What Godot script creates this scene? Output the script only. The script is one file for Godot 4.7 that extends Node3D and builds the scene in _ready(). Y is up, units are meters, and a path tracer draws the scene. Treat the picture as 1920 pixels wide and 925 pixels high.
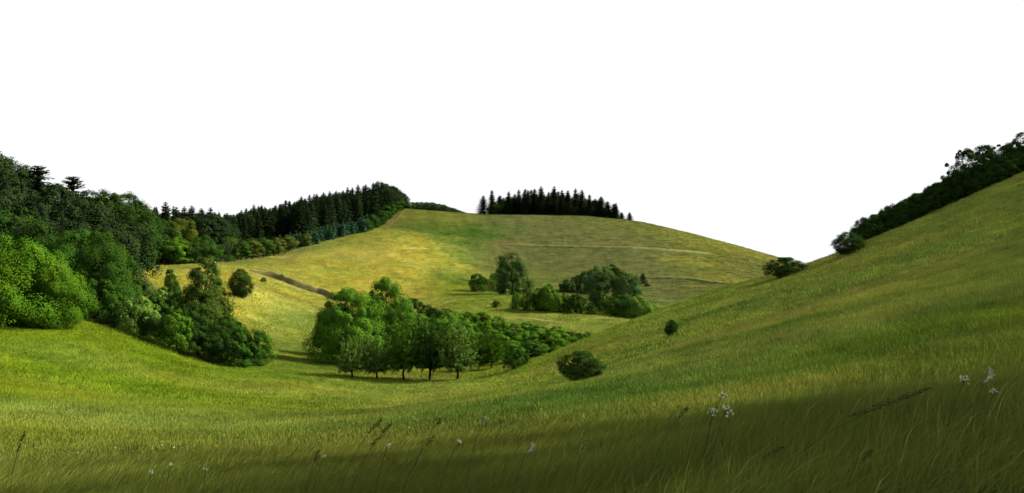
extends Node3D
# A grassy valley between wooded slopes under a white sky.
# World: y up, metres. The eye stands at the origin of the bearings, on the flank of the right hand hill.

const F := 1726.0                 # focal length in pixels of the 1920 x 925 photograph
const EYE := Vector3(0.0, 0.0, 0.0)
const HORIZON := 400.0

var cam: Camera3D
var cam_inv: Transform3D
var names := {}
var rng := RandomNumberGenerator.new()

# ------------------------------------------------------------------ first: camera, sky, sun, exposure
func _ready() -> void:
	rng.seed = 4711
	cam = Camera3D.new(); cam.name = "camera"
	cam.fov = rad_to_deg(2.0 * atan(462.5 / F))
	cam.near = 0.1; cam.far = 9000.0
	cam.position = EYE
	cam.rotation.x = -atan(62.5 / F)
	add_child(cam); cam.current = true
	cam_inv = cam.transform.affine_inverse()

	var sm := ProceduralSkyMaterial.new()
	var white := Color(0.52, 0.522, 0.525)
	sm.sky_top_color = white; sm.sky_horizon_color = white
	sm.ground_horizon_color = white; sm.ground_bottom_color = white
	sm.sky_energy_multiplier = 1.0; sm.sun_angle_max = 1.0
	var sky := Sky.new(); sky.sky_material = sm
	var env := Environment.new()
	env.background_mode = Environment.BG_SKY; env.sky = sky
	env.tonemap_mode = Environment.TONE_MAPPER_LINEAR
	env.tonemap_exposure = 4.4
	env.sdfgi_enabled = true; env.ssao_enabled = true; env.ssil_enabled = true
	var we := WorldEnvironment.new(); we.name = "world_environment"; we.environment = env
	add_child(we)

	var sun := DirectionalLight3D.new(); sun.name = "sun"
	sun.light_energy = 1.5; sun.light_color = Color(1.0, 0.945, 0.82)
	sun.light_angular_distance = 2.0; sun.shadow_enabled = true
	var az := deg_to_rad(22.0)
	var el := deg_to_rad(33.0)
	var to_sun := Vector3(cos(el) * cos(az), sin(el), -cos(el) * sin(az))
	add_child(sun)
	sun.look_at_from_position(to_sun * 50.0, Vector3.ZERO, Vector3.UP)

	make_land()
	make_tracks()
	make_prototypes()
	plant_left_slope()
	plant_forest()
	plant_grove()
	plant_mid_hill()
	plant_hilltop()
	plant_right_hill()
	plant_behind_eye()
	make_fence()
	sow_grass()
	make_stems()

# ------------------------------------------------------------------ naming
func numbered(called: String) -> String:
	var n: int = names.get(called, 0)
	names[called] = n + 1
	return called if n == 0 else "%s_%03d" % [called, n]

func tag(o: Node, label := "", category := "", group := "", kind := "") -> void:
	if label: o.set_meta("label", label)
	if category: o.set_meta("category", category)
	if group: o.set_meta("group", group)
	if kind: o.set_meta("kind", kind)

func put_mesh(called: String, m: Mesh, mat: Material, parent: Node = null) -> MeshInstance3D:
	var o := MeshInstance3D.new()
	o.mesh = m
	if mat: o.material_override = mat
	if parent == null:
		o.name = numbered(called); add_child(o)
	else:
		o.name = called; parent.add_child(o, true)
	return o

const ORD := ["first", "second", "third", "fourth", "fifth", "sixth", "seventh", "eighth", "ninth", "tenth", "eleventh", "twelfth", "thirteenth", "fourteenth", "fifteenth", "sixteenth", "seventeenth", "eighteenth", "nineteenth"]
const TENS := ["twenty", "thirty", "forty", "fifty", "sixty", "seventy", "eighty", "ninety"]
const TENTHS := ["twentieth", "thirtieth", "fortieth", "fiftieth", "sixtieth", "seventieth", "eightieth", "ninetieth"]
func ordinal(n: int) -> String:      # 1 -> first
	if n < 20: return ORD[n - 1]
	var t := n / 10 - 2
	return TENTHS[t] if n % 10 == 0 else TENS[t] + "-" + ORD[n % 10 - 1]

# ------------------------------------------------------------------ pixels and the world
func pixel(p: Vector3) -> Vector2:
	var q := cam_inv * p
	return Vector2(960.0 + F * q.x / -q.z, 462.5 - F * q.y / -q.z)

func ray(px: float, py: float) -> Vector3:
	return cam.basis * Vector3((px - 960.0) / F, (462.5 - py) / F, -1.0)

func on_ground(px: float, py: float, from := 4.0) -> Vector3:   # the first ground that the sight line meets
	var dir := ray(px, py)
	dir /= -dir.z
	var d := from
	var last := d
	while d < 1500.0:
		var p := dir * d
		if p.y < land(p.x, p.z):
			var a := last
			var b := d
			for k in 12:
				var m := (a + b) * 0.5
				if (dir * m).y < land(dir.x * m, -m): b = m
				else: a = m
			p = dir * b
			return Vector3(p.x, land(p.x, p.z), p.z)
		last = d
		d *= 1.012
	return at_depth(px, 600.0)

func at_depth(px: float, d: float) -> Vector3:
	var x := (px - 960.0) / F * d
	return Vector3(x, land(x, -d), -d)

func along(pts: Array, x: float) -> float:       # straight pieces between [x, y] pairs
	if x <= pts[0][0]: return pts[0][1]
	for i in range(1, pts.size()):
		if x <= pts[i][0]:
			return lerpf(pts[i - 1][1], pts[i][1], (x - pts[i - 1][0]) / float(pts[i][0] - pts[i - 1][0]))
	return pts[-1][1]

func pchip(xs: PackedFloat64Array, ys: PackedFloat64Array, x: float) -> float:
	var n := xs.size()
	if x <= xs[0]: return ys[0]
	if x >= xs[n - 1]: return ys[n - 1]
	var i := xs.bsearch(x) - 1
	i = clampi(i, 0, n - 2)
	var h := xs[i + 1] - xs[i]
	var s := (ys[i + 1] - ys[i]) / h
	var m0 := s
	var m1 := s
	if i > 0:
		var sp := (ys[i] - ys[i - 1]) / (xs[i] - xs[i - 1])
		m0 = 0.0 if sp * s <= 0.0 else 2.0 * sp * s / (sp + s) * 0.5 + (sp + s) * 0.25
		m0 = clampf(m0, -3.0 * absf(minf(absf(s), absf(sp))), 3.0 * minf(absf(s), absf(sp)))
	if i < n - 2:
		var sn := (ys[i + 2] - ys[i + 1]) / (xs[i + 2] - xs[i + 1])
		m1 = 0.0 if sn * s <= 0.0 else (sn + s) * 0.25 + sn * s / (sn + s)
		m1 = clampf(m1, -3.0 * minf(absf(s), absf(sn)), 3.0 * minf(absf(s), absf(sn)))
	var t := (x - xs[i]) / h
	var t2 := t * t
	var t3 := t2 * t
	return (2 * t3 - 3 * t2 + 1) * ys[i] + (t3 - 2 * t2 + t) * h * m0 + (-2 * t3 + 3 * t2) * ys[i + 1] + (t3 - t2) * h * m1

# ------------------------------------------------------------------ the land
# Surveyed lines of the land, near to far: [distance ahead, [[bearing as a column of the photo, height line there], ...]]
const LINES := [
	[1.5, [[0, 2300], [960, 2150], [1920, 2000]]],
	[6.0, [[-700, 1150], [0, 1075], [960, 1015], [1500, 930], [1920, 880], [2700, 800]]],
	[20.0, [[-700, 880], [0, 868], [500, 850], [960, 815], [1400, 765], [1920, 675], [2700, 500]]],
	[46.0, [[-700, 660], [0, 735], [300, 770], [500, 782], [700, 774], [960, 738], [1190, 695], [1520, 610], [1920, 500], [2300, 380], [2700, 250]]],
	[78.0, [[-700, 560], [-250, 620], [0, 668], [300, 728], [500, 757], [700, 768], [900, 748], [1000, 724], [1100, 690], [1190, 657], [1350, 600], [1520, 545], [1700, 478], [1920, 390], [2300, 230], [2700, 80]]],
	[113.0, [[-700, 440], [-250, 540], [0, 585], [140, 592], [220, 615], [300, 648], [430, 684], [520, 692], [640, 706], [780, 713], [900, 709], [960, 697], [1100, 639], [1190, 603], [1350, 547], [1520, 495], [1700, 425], [1920, 330], [2200, 205], [2700, 0]]],
	[160.0, [[-700, 440], [-250, 510], [0, 540], [140, 560], [300, 588], [430, 608], [520, 640], [640, 655], [780, 660], [900, 664], [1000, 664], [1100, 660], [1200, 640], [1350, 600], [1520, 560], [1700, 500], [1920, 420], [2200, 300], [2700, 120]]],
	[215.0, [[-700, 420], [0, 478], [140, 500], [270, 518], [430, 530], [520, 566], [640, 596], [780, 606], [900, 610], [1000, 614], [1100, 615], [1200, 618], [1350, 612], [1520, 600], [1920, 540], [2700, 300]]],
	[265.0, [[-700, 400], [0, 445], [140, 470], [270, 497], [400, 498], [440, 504], [520, 531], [615, 560], [780, 574], [870, 566], [1000, 562], [1100, 574], [1200, 580], [1350, 576], [1520, 570], [1920, 540], [2700, 400]]],
	[330.0, [[-700, 380], [0, 425], [140, 450], [270, 470], [400, 486], [430, 490], [520, 494], [640, 510], [780, 528], [870, 538], [960, 546], [1080, 541], [1200, 545], [1350, 543], [1520, 545], [1920, 530], [2700, 450]]],
	[420.0, [[-700, 350], [0, 412], [270, 448], [430, 470], [520, 468], [640, 455], [720, 448], [800, 467], [900, 498], [1000, 502], [1100, 497], [1200, 490], [1350, 502], [1520, 532], [1920, 530], [2700, 470]]],
	[500.0, [[-700, 330], [0, 402], [270, 430], [430, 446], [520, 441], [640, 428], [720, 424], [800, 428], [900, 443], [1000, 447], [1100, 447], [1200, 453], [1350, 475], [1520, 513], [1920, 520], [2700, 480]]],
	[600.0, [[-700, 310], [0, 385], [270, 408], [430, 424], [520, 420], [640, 406], [720, 400], [757, 392], [820, 396], [900, 401], [1000, 402.5], [1100, 405], [1190, 415], [1280, 435], [1350, 453], [1440, 478], [1520, 500], [1700, 518], [1920, 520], [2700, 480]]],
	[770.0, [[-700, 330], [0, 400], [430, 425], [757, 404], [900, 411], [1100, 415], [1190, 430], [1350, 470], [1520, 525], [1920, 530], [2700, 480]]],
	[1100.0, [[-700, 380], [0, 420], [600, 425], [760, 394], [830, 396], [885, 406], [1100, 440], [1300, 500], [1520, 540], [1920, 540], [2700, 480]]],
	[4500.0, [[-700, 460], [960, 500], [1520, 540], [2700, 520]]],
]
# the heights of those lines at the side of and behind the eye: left 90, right 90, behind 180 degrees
const SIDES := [[-1.95, -1.85, -1.7], [-2.4, -1.2, -1.5], [-3.5, 1.0, -0.5], [-4, 6, 2], [-2, 14, 6], [2, 24, 10], [6, 26, 14], [8, 24, 16], [10, 22, 18], [12, 20, 20], [15, 15, 20], [15, 10, 20], [12, 0, 10], [0, -20, 0], [-40, -60, -50], [-300, -350, -350]]

var ths := PackedFloat64Array()
var line_h: Array[PackedFloat64Array] = []   # by column: heights of the lines
var line_r: Array[PackedFloat64Array] = []   # by column: their distances from the eye
var rs := PackedFloat64Array()
var grid := PackedFloat32Array()
var col_index := PackedInt32Array()          # quick table: bearing -> column
var relief := FastNoiseLite.new()
var blotch := FastNoiseLite.new()
var fine := FastNoiseLite.new()
var NR := 0
var LOG0 := 0.0
var LOGS := 0.0

func make_land() -> void:
	relief.seed = 5; relief.frequency = 1.0 / 17.0; relief.fractal_octaves = 3
	blotch.seed = 9; blotch.frequency = 1.0 / 26.0; blotch.fractal_octaves = 5; blotch.fractal_gain = 0.55
	fine.seed = 21; fine.frequency = 1.0 / 2.6; fine.fractal_octaves = 3
	# bearings of the columns: dense in and around the picture, sparse elsewhere
	var deg := -180.0
	while deg < 180.01:
		ths.append(deg_to_rad(deg))
		deg += 0.105 if deg > -33.0 and deg < 33.0 else 1.0 if absf(deg) < 50.0 else 4.0
	ths[ths.size() - 1] = PI
	NR = 430
	LOG0 = log(1.0)
	LOGS = (log(6000.0) - LOG0) / (NR - 1)
	for i in NR: rs.append(exp(LOG0 + LOGS * i))
	# each line as bearing -> height
	var lx: Array[PackedFloat64Array] = []
	var ly: Array[PackedFloat64Array] = []
	for k in LINES.size():
		var d: float = LINES[k][0]
		var xs := PackedFloat64Array()
		var ys := PackedFloat64Array()
		var s: Array = SIDES[k]
		xs.append(-PI); ys.append(s[2]); xs.append(deg_to_rad(-90.0)); ys.append(s[0])
		for c in LINES[k][1]:
			xs.append(atan((c[0] - 960.0) / F)); ys.append((HORIZON - c[1]) / F * d)
		xs.append(deg_to_rad(90.0)); ys.append(s[1]); xs.append(PI); ys.append(s[2])
		lx.append(xs); ly.append(ys)
	for th in ths:
		var hs := PackedFloat64Array()
		var ds := PackedFloat64Array()
		var far := 1.0 / maxf(cos(minf(absf(th), 0.8)), 0.1)
		for k in LINES.size():
			hs.append(pchip(lx[k], ly[k], th)); ds.append(LINES[k][0] * far)
		line_h.append(hs); line_r.append(ds)
	grid.resize(ths.size() * NR)
	for i in ths.size():
		for j in NR:
			var r := rs[j]
			var h := pchip(line_r[i], line_h[i], r)
			var a := clampf(r * 0.004, 0.03, 0.4)
			var x := sin(ths[i]) * r
			var z := -cos(ths[i]) * r
			h += relief.get_noise_2d(x, z) * a * (0.7 if r < 200.0 else 1.0)
			grid[i * NR + j] = h
	# colours, then the sheet
	var verts := PackedVector3Array()
	var cols := PackedColorArray()
	var uvs := PackedVector2Array()
	var uv2 := PackedVector2Array()
	var idx := PackedInt32Array()
	for i in ths.size():
		var c := cos(ths[i])
		var s := sin(ths[i])
		for j in NR:
			var p := Vector3(s * rs[j], grid[i * NR + j], -c * rs[j])
			verts.append(p)
			cols.append(ground_color(p.x, p.z) / 0.34)
			uvs.append(Vector2(p.x, p.z) / 3.7)
			uv2.append(Vector2(p.x, p.z).rotated(0.6) / 23.0)
	for i in ths.size() - 1:
		for j in NR - 1:
			var a := i * NR + j
			var b := a + NR
			idx.append_array([a, a + 1, b, b, a + 1, b + 1])
	var mid := verts.size()                    # close the small hole under the eye
	verts.append(Vector3(0, -1.8, 0)); cols.append(cols[0]); uvs.append(Vector2.ZERO); uv2.append(Vector2.ZERO)
	for i in ths.size() - 1: idx.append_array([mid, i * NR, (i + 1) * NR])
	var nor := PackedVector3Array(); nor.resize(verts.size())
	for k in range(0, idx.size(), 3):
		var n := (verts[idx[k + 2]] - verts[idx[k]]).cross(verts[idx[k + 1]] - verts[idx[k]])
		for q in 3: nor[idx[k + q]] += n
	for k in nor.size():
		nor[k] = nor[k].normalized()
		if nor[k].y < 0: nor[k] = -nor[k]
	var arr := []; arr.resize(Mesh.ARRAY_MAX)
	arr[Mesh.ARRAY_VERTEX] = verts; arr[Mesh.ARRAY_NORMAL] = nor; arr[Mesh.ARRAY_COLOR] = cols
	arr[Mesh.ARRAY_TEX_UV] = uvs; arr[Mesh.ARRAY_TEX_UV2] = uv2; arr[Mesh.ARRAY_INDEX] = idx
	var m := ArrayMesh.new(); m.add_surface_from_arrays(Mesh.PRIMITIVE_TRIANGLES, arr)
	ground_mat = StandardMaterial3D.new()
	ground_mat.vertex_color_use_as_albedo = true
	ground_mat.albedo_color = Color(0.34, 0.34, 0.34).linear_to_srgb()
	ground_mat.roughness = 1.0; ground_mat.metallic_specular = 0.03
	ground_mat.albedo_texture = noise_texture(31, 0.035, Color(0.62, 0.66, 0.55), Color(1, 1, 1), 512)
	ground_mat.detail_enabled = true
	ground_mat.detail_blend_mode = BaseMaterial3D.BLEND_MODE_MUL
	ground_mat.detail_uv_layer = BaseMaterial3D.DETAIL_UV_2
	ground_mat.detail_albedo = noise_texture(77, 0.03, Color(0.72, 0.76, 0.66), Color(1, 1, 1), 512)
	var o := put_mesh("ground", m, ground_mat)
	tag(o, "rolling grassland of meadows, hillsides and valley floor", "", "", "structure")

var ground_mat: StandardMaterial3D

func noise_texture(sd: int, freq: float, lo: Color, hi: Color, size: int) -> ImageTexture:
	var n := FastNoiseLite.new(); n.seed = sd; n.frequency = freq; n.fractal_octaves = 5; n.fractal_gain = 0.7
	var im: Image = n.get_seamless_image(size, size)
	var out := Image.create(size, size, false, Image.FORMAT_RGB8)
	for y in size:
		for x in size:
			var t := clampf((im.get_pixel(x, y).r - 0.5) * 1.7 + 0.5, 0.0, 1.0)
			out.set_pixel(x, y, lo.lerp(hi, t))
	out.generate_mipmaps()
	return ImageTexture.create_from_image(out)

func column(th: float) -> float:
	var i := ths.bsearch(th)
	i = clampi(i, 1, ths.size() - 1)
	return i - 1 + (th - ths[i - 1]) / (ths[i] - ths[i - 1])

func land(x: float, z: float) -> float:
	var r := maxf(sqrt(x * x + z * z), 1.001)
	var c := column(atan2(x, -z))
	var j := minf((log(r) - LOG0) / LOGS, NR - 1.001)
	var i0 := mini(int(c), ths.size() - 2)
	var j0 := int(j)
	var u := c - i0
	var v := j - j0
	var k := i0 * NR + j0
	return lerpf(lerpf(grid[k], grid[k + 1], v), lerpf(grid[k + NR], grid[k + NR + 1], v), u)

func land_normal(x: float, z: float, e := 0.5) -> Vector3:
	return Vector3(land(x - e, z) - land(x + e, z), 2.0 * e, land(x, z - e) - land(x, z + e)).normalized()

# ---- what grows where: base colours (linear) of the sward along the surveyed lines
const SWARD := {
	"lush": Color(0.090, 0.125, 0.010), "fresh": Color(0.104, 0.132, 0.020), "valley": Color(0.132, 0.147, 0.036),
	"tall": Color(0.070, 0.088, 0.020), "wild": Color(0.106, 0.135, 0.027), "right": Color(0.120, 0.148, 0.034), "rough": Color(0.124, 0.128, 0.036),
	"hay": Color(0.215, 0.19, 0.04), "hay2": Color(0.17, 0.162, 0.042), "straw": Color(0.27, 0.235, 0.068), "dry": Color(0.092, 0.096, 0.044),
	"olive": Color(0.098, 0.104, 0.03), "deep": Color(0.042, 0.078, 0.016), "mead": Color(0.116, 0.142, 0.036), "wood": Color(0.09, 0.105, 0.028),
}
const GROWTH := [
	[[0, "tall"], [1920, "tall"]],
	[[0, "tall"], [1920, "tall"]],
	[[0, "tall"], [960, "tall"], [1500, "wild"], [1920, "wild"]],
	[[0, "lush"], [300, "fresh"], [700, "tall"], [960, "wild"], [1500, "right"], [1920, "right"]],
	[[0, "lush"], [300, "lush"], [600, "fresh"], [800, "valley"], [1000, "wild"], [1200, "wild"], [1500, "right"], [1920, "right"]],
	[[0, "lush"], [300, "lush"], [520, "fresh"], [780, "valley"], [1000, "fresh"], [1200, "right"], [1520, "rough"], [1920, "rough"]],
	[[0, "wood"], [250, "wood"], [300, "hay"], [430, "hay"], [520, "mead"], [640, "fresh"], [900, "fresh"], [1200, "fresh"], [1500, "rough"]],
	[[0, "wood"], [250, "wood"], [275, "hay"], [430, "hay"], [520, "mead"], [640, "mead"], [900, "mead"], [1200, "mead"], [1500, "mead"]],
	[[0, "wood"], [250, "wood"], [270, "hay2"], [400, "hay2"], [520, "hay"], [640, "hay"], [790, "hay2"], [870, "fresh"], [1000, "fresh"], [1200, "mead"], [1500, "dry"]],
	[[0, "wood"], [380, "wood"], [430, "mead"], [520, "hay2"], [640, "hay"], [780, "hay"], [850, "fresh"], [960, "mead"], [1080, "dry"], [1250, "dry"], [1400, "olive"]],
	[[0, "wood"], [560, "wood"], [590, "mead"], [640, "hay2"], [790, "hay"], [860, "mead"], [950, "dry"], [1200, "dry"], [1350, "olive"], [1500, "dry"]],
	[[0, "wood"], [690, "wood"], [715, "mead"], [780, "olive"], [850, "mead"], [950, "dry"], [1200, "dry"], [1330, "olive"], [1500, "dry"]],
	[[0, "wood"], [740, "wood"], [750, "olive"], [850, "olive"], [950, "dry"], [1200, "olive"], [1330, "hay2"], [1500, "hay2"]],
	[[0, "wood"], [740, "wood"], [800, "olive"], [1500, "olive"]],
	[[0, "wood"], [900, "wood"], [1100, "olive"]],
	[[0, "wood"], [1920, "olive"]],
]
# patches that the lines miss: [column, row, half width, half depth in metres, sward, strength]
const PATCHES := [
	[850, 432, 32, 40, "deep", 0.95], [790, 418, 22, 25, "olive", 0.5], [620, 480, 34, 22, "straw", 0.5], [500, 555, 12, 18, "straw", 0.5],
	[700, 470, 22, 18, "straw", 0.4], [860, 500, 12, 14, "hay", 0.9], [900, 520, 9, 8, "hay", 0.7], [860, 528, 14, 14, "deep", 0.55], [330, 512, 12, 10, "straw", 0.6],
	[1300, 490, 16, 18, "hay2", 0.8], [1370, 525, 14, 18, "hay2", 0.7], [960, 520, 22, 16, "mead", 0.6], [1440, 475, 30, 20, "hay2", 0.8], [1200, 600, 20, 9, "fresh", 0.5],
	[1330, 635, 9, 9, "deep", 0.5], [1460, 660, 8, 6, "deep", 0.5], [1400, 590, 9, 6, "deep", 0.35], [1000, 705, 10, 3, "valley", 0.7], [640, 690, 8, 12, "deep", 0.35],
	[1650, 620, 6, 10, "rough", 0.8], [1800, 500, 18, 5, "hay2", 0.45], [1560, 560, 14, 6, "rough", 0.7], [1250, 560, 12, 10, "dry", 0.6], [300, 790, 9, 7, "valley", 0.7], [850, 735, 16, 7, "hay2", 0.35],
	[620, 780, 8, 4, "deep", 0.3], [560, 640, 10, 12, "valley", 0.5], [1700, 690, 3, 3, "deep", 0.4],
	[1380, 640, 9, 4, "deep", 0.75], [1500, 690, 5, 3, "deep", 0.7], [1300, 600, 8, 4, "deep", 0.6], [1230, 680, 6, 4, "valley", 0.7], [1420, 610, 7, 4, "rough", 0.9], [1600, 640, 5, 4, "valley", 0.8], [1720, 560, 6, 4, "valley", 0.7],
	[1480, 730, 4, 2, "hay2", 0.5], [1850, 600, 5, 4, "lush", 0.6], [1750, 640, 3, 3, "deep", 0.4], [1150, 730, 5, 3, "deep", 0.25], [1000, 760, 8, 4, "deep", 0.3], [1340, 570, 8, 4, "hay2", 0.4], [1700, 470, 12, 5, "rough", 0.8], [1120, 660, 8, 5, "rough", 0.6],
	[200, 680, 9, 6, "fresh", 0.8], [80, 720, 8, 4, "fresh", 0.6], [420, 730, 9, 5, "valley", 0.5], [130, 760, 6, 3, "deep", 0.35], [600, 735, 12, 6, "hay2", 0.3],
]
var spots: Array = []
var growth_x: Array = []
var growth_c: Array = []

func sward_line(k: int, px: float) -> Color:
	var xs: PackedFloat32Array = growth_x[k]
	var n := xs.size()
	if px <= xs[0]: return growth_c[k][0]
	if px >= xs[n - 1]: return growth_c[k][n - 1]
	var i := clampi(xs.bsearch(px), 1, n - 1)
	return growth_c[k][i - 1].lerp(growth_c[k][i], (px - xs[i - 1]) / (xs[i] - xs[i - 1]))

func ground_color(x: float, z: float) -> Color:
	if growth_x.is_empty():
		for g in GROWTH:
			var xs := PackedFloat32Array()
			var cs: Array[Color] = []
			for e in g: xs.append(e[0]); cs.append(SWARD[e[1]])
			growth_x.append(xs); growth_c.append(cs)
		for p in PATCHES:
			var q := on_ground(p[0], p[1])
			spots.append([q.x, q.z, p[2], p[3], SWARD[p[4]], p[5]])
	var r := sqrt(x * x + z * z)
	var wob := blotch.get_noise_2d(x * 0.8, z * 0.8)
	var px := 960.0 + F * tan(clampf(atan2(x, -z), -0.9, 0.9)) + wob * 70.0 * minf(1.0, r / 60.0) * (0.35 if r > 220.0 else 1.0)
	var d := r * cos(minf(absf(atan2(x, -z)), 0.8)) * (1.0 + 0.10 * blotch.get_noise_2d(z + 300.0, x))
	var k := 0
	while k < LINES.size() - 2 and LINES[k + 1][0] < d: k += 1
	var t := clampf((log(d) - log(LINES[k][0])) / (log(LINES[k + 1][0]) - log(LINES[k][0])), 0.0, 1.0)
	var c := sward_line(k, px).lerp(sward_line(k + 1, px), t)
	for s in spots:
		var ex: float = (x - s[0]) / s[2]
		var ez: float = (z - s[1]) / s[3]
		var e := ex * ex + ez * ez
		if e < 2.2:
			e = sqrt(e) + wob * 0.9
			c = c.lerp(s[4], s[5] * clampf(1.3 - e, 0.0, 0.8) / 0.8)
	# mottling: drier and greener tussocks
	var f := fine.get_noise_2d(x, z)
	var b := blotch.get_noise_2d(x * 2.2 + 90.0, z * 2.2)
	c *= 1.0 + 0.30 * f + 0.36 * b + 0.22 * blotch.get_noise_2d(x * 6.0, z * 5.0 + 50.0)
	c.r *= 1.0 + 0.22 * wob + 0.12 * b
	c.a = 1.0
	return c

# ---- tracks, banks and paths: ribbons that follow the ground
func ribbon(called: String, label: String, pts: Array, wide: float, col: Color, lift := 0.10, crown := 0.0, ragged := 0.35) -> void:
	var line := PackedVector3Array()
	for p in pts: line.append(on_ground(p[0], p[1], 60.0))
	var curve := Curve3D.new()
	for i in line.size():
		var t := (line[mini(i + 1, line.size() - 1)] - line[maxi(i - 1, 0)]) / 6.0
		curve.add_point(line[i], -t, t)
	var long := curve.get_baked_length()
	var n := maxi(int(long / 1.6), 8)
	var st := SurfaceTool.new(); st.begin(Mesh.PRIMITIVE_TRIANGLES)
	var rows := []
	for i in n + 1:
		var s := long * i / n
		var p := curve.sample_baked(s)
		var q := curve.sample_baked(minf(s + 0.5, long)) - curve.sample_baked(maxf(s - 0.5, 0.0))
		var side := Vector3(-q.z, 0, q.x).normalized()
		var taper := minf(1.0, minf(s, long - s) / (wide * 2.5) + 0.12)
		var w := wide * 0.5 * taper * (1.0 + ragged * fine.get_noise_2d(s * 0.6, 7.0))
		var row := []
		for k in 5:
			var a := (k - 2) / 2.0
			var g := p + side * a * w * (1.0 + ragged * 0.5 * fine.get_noise_2d(s * 1.7, k * 9.0))
			g.y = land(g.x, g.z) + lift + crown * taper * (1.0 - a * a) * (1.0 + 0.5 * fine.get_noise_2d(s * 0.9, 40.0))
			if absf(a) == 1.0: g.y -= lift * 0.85
			row.append(g)
		rows.append(row)
	for i in n:
		for k in 4:
			var v := [rows[i][k], rows[i][k + 1], rows[i + 1][k], rows[i + 1][k], rows[i][k + 1], rows[i + 1][k + 1]]
			for g in v:
				var m := 1.0 + 0.45 * fine.get_noise_2d(g.x * 1.3, g.z * 1.3)
				st.set_color(Color(col.r * m, col.g * m, col.b * m) / 0.5)
				st.set_uv(Vector2(g.x, g.z) / 3.7); st.add_vertex(g)
	st.index(); st.generate_normals()
	var mat := StandardMaterial3D.new()
	mat.vertex_color_use_as_albedo = true; mat.albedo_color = Color(0.5, 0.5, 0.5).linear_to_srgb()
	mat.roughness = 1.0; mat.metallic_specular = 0.1; mat.albedo_texture = ground_mat.albedo_texture
	var o := put_mesh(called, st.commit(), mat)
	tag(o, label, "", "", "structure")

func make_tracks() -> void:
	ribbon("path", "pale gravel path from the forest edge down past the egg shaped bush", [[402, 497], [425, 499], [447, 504], [470, 511], [495, 520], [520, 528], [545, 537], [575, 547], [612, 557], [650, 570]], 1.15, Color(0.17, 0.17, 0.125), 0.14)
	ribbon("earth_bank", "dark earth bank along the upper side of the gravel path", [[468, 508], [492, 515.5], [520, 524], [548, 534], [578, 545], [612, 555], [648, 567]], 2.6, Color(0.125, 0.118, 0.055), 0.12, 1.8)
	ribbon("dirt_track", "brown dirt track curving up the yellow field to the forest", [[513, 492], [535, 487], [555, 479], [572, 471], [590, 462.5]], 2.4, Color(0.09, 0.08, 0.045), 0.12)
	ribbon("dirt_track", "left brown wheel track climbing beside the forest to the crest", [[713, 428], [728, 417], [738, 406], [748, 393.5]], 1.6, Color(0.095, 0.065, 0.03), 0.12)
	ribbon("dirt_track", "right brown wheel track climbing beside the forest to the crest", [[722, 428], [738, 416], [749, 405], [757, 394]], 1.6, Color(0.1, 0.07, 0.033), 0.12)
	ribbon("grass_track", "faint grassy track crossing the crest right of the wheel tracks", [[822, 414], [836, 408], [852, 401]], 2.0, Color(0.075, 0.08, 0.022), 0.12)
	ribbon("chalk_track", "pale stony track slanting down between yellow and grey hillside", [[818, 453], [840, 459], [862, 466], [892, 478]], 0.9, Color(0.14, 0.135, 0.07), 0.12, 0.0, 0.9)
	ribbon("straw_strip", "pale strip of dry grass on top of the yellow shoulder", [[756, 467], [775, 465.5], [808, 467]], 1.6, Color(0.22, 0.19, 0.07), 0.08, 0.0, 1.2)
	ribbon("grass_track", "light grassy track curving round the foot of the yellow hill", [[822, 574], [838, 567], [858, 563], [890, 561], [930, 559], [958, 558]], 2.0, Color(0.12, 0.145, 0.045), 0.12)
	ribbon("straw_strip", "tan strip of dry grass in the green meadow behind the grove", [[930, 597], [970, 596.5], [1010, 600], [1075, 607]], 1.5, Color(0.165, 0.14, 0.055), 0.10, 0.0, 0.8)
	ribbon("straw_strip", "cream strip of dry grass near the foot of the right hill", [[1105, 596], [1135, 597], [1168, 600]], 1.5, Color(0.16, 0.155, 0.065), 0.10, 0.0, 0.8)
	ribbon("grass_bank", "upper long terrace bank running across the grey hillside", [[935, 461], [970, 461], [1020, 463], [1090, 465], [1170, 466], [1250, 470], [1340, 478]], 3.2, Color(0.115, 0.125, 0.05), 0.10, 0.9)
	ribbon("grass_bank", "lower terrace bank on the hillside right of the tall bushes", [[1205, 522], [1250, 523], [1300, 526], [1370, 534]], 3.0, Color(0.115, 0.125, 0.05), 0.10, 0.9)
	ribbon("field_road", "thin pale road at the foot of the grey hillside beside the right hill", [[1222, 565], [1245, 565], [1270, 565]], 1.2, Color(0.14, 0.15, 0.08), 0.12)
	ribbon("grass_track", "green fold in the slope near the top of the forest edge", [[726, 447], [745, 442], [760, 437]], 2.2, Color(0.06, 0.085, 0.022), 0.12)

# ------------------------------------------------------------------ trees
var leaf_mats := {}
var bark: StandardMaterial3D
var protos := {}       # kind -> array of {root, h, w}

func leaf_mat(c: Color) -> StandardMaterial3D:
	var key := str(c)
	if not leaf_mats.has(key):
		var m := StandardMaterial3D.new()
		m.vertex_color_use_as_albedo = true
		m.albedo_color = c.linear_to_srgb()
		m.roughness = 0.85; m.metallic_specular = 0.03
		if c != SPRUCE: m.backlight = Color(0.3, 0.36, 0.14)
		leaf_mats[key] = m
	return leaf_mats[key]

func rand_dir(g: RandomNumberGenerator) -> Vector3:
	var y := g.randf_range(-1.0, 1.0)
	var a := g.randf() * TAU
	var r := sqrt(1.0 - y * y)
	return Vector3(cos(a) * r, y, sin(a) * r)

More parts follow.
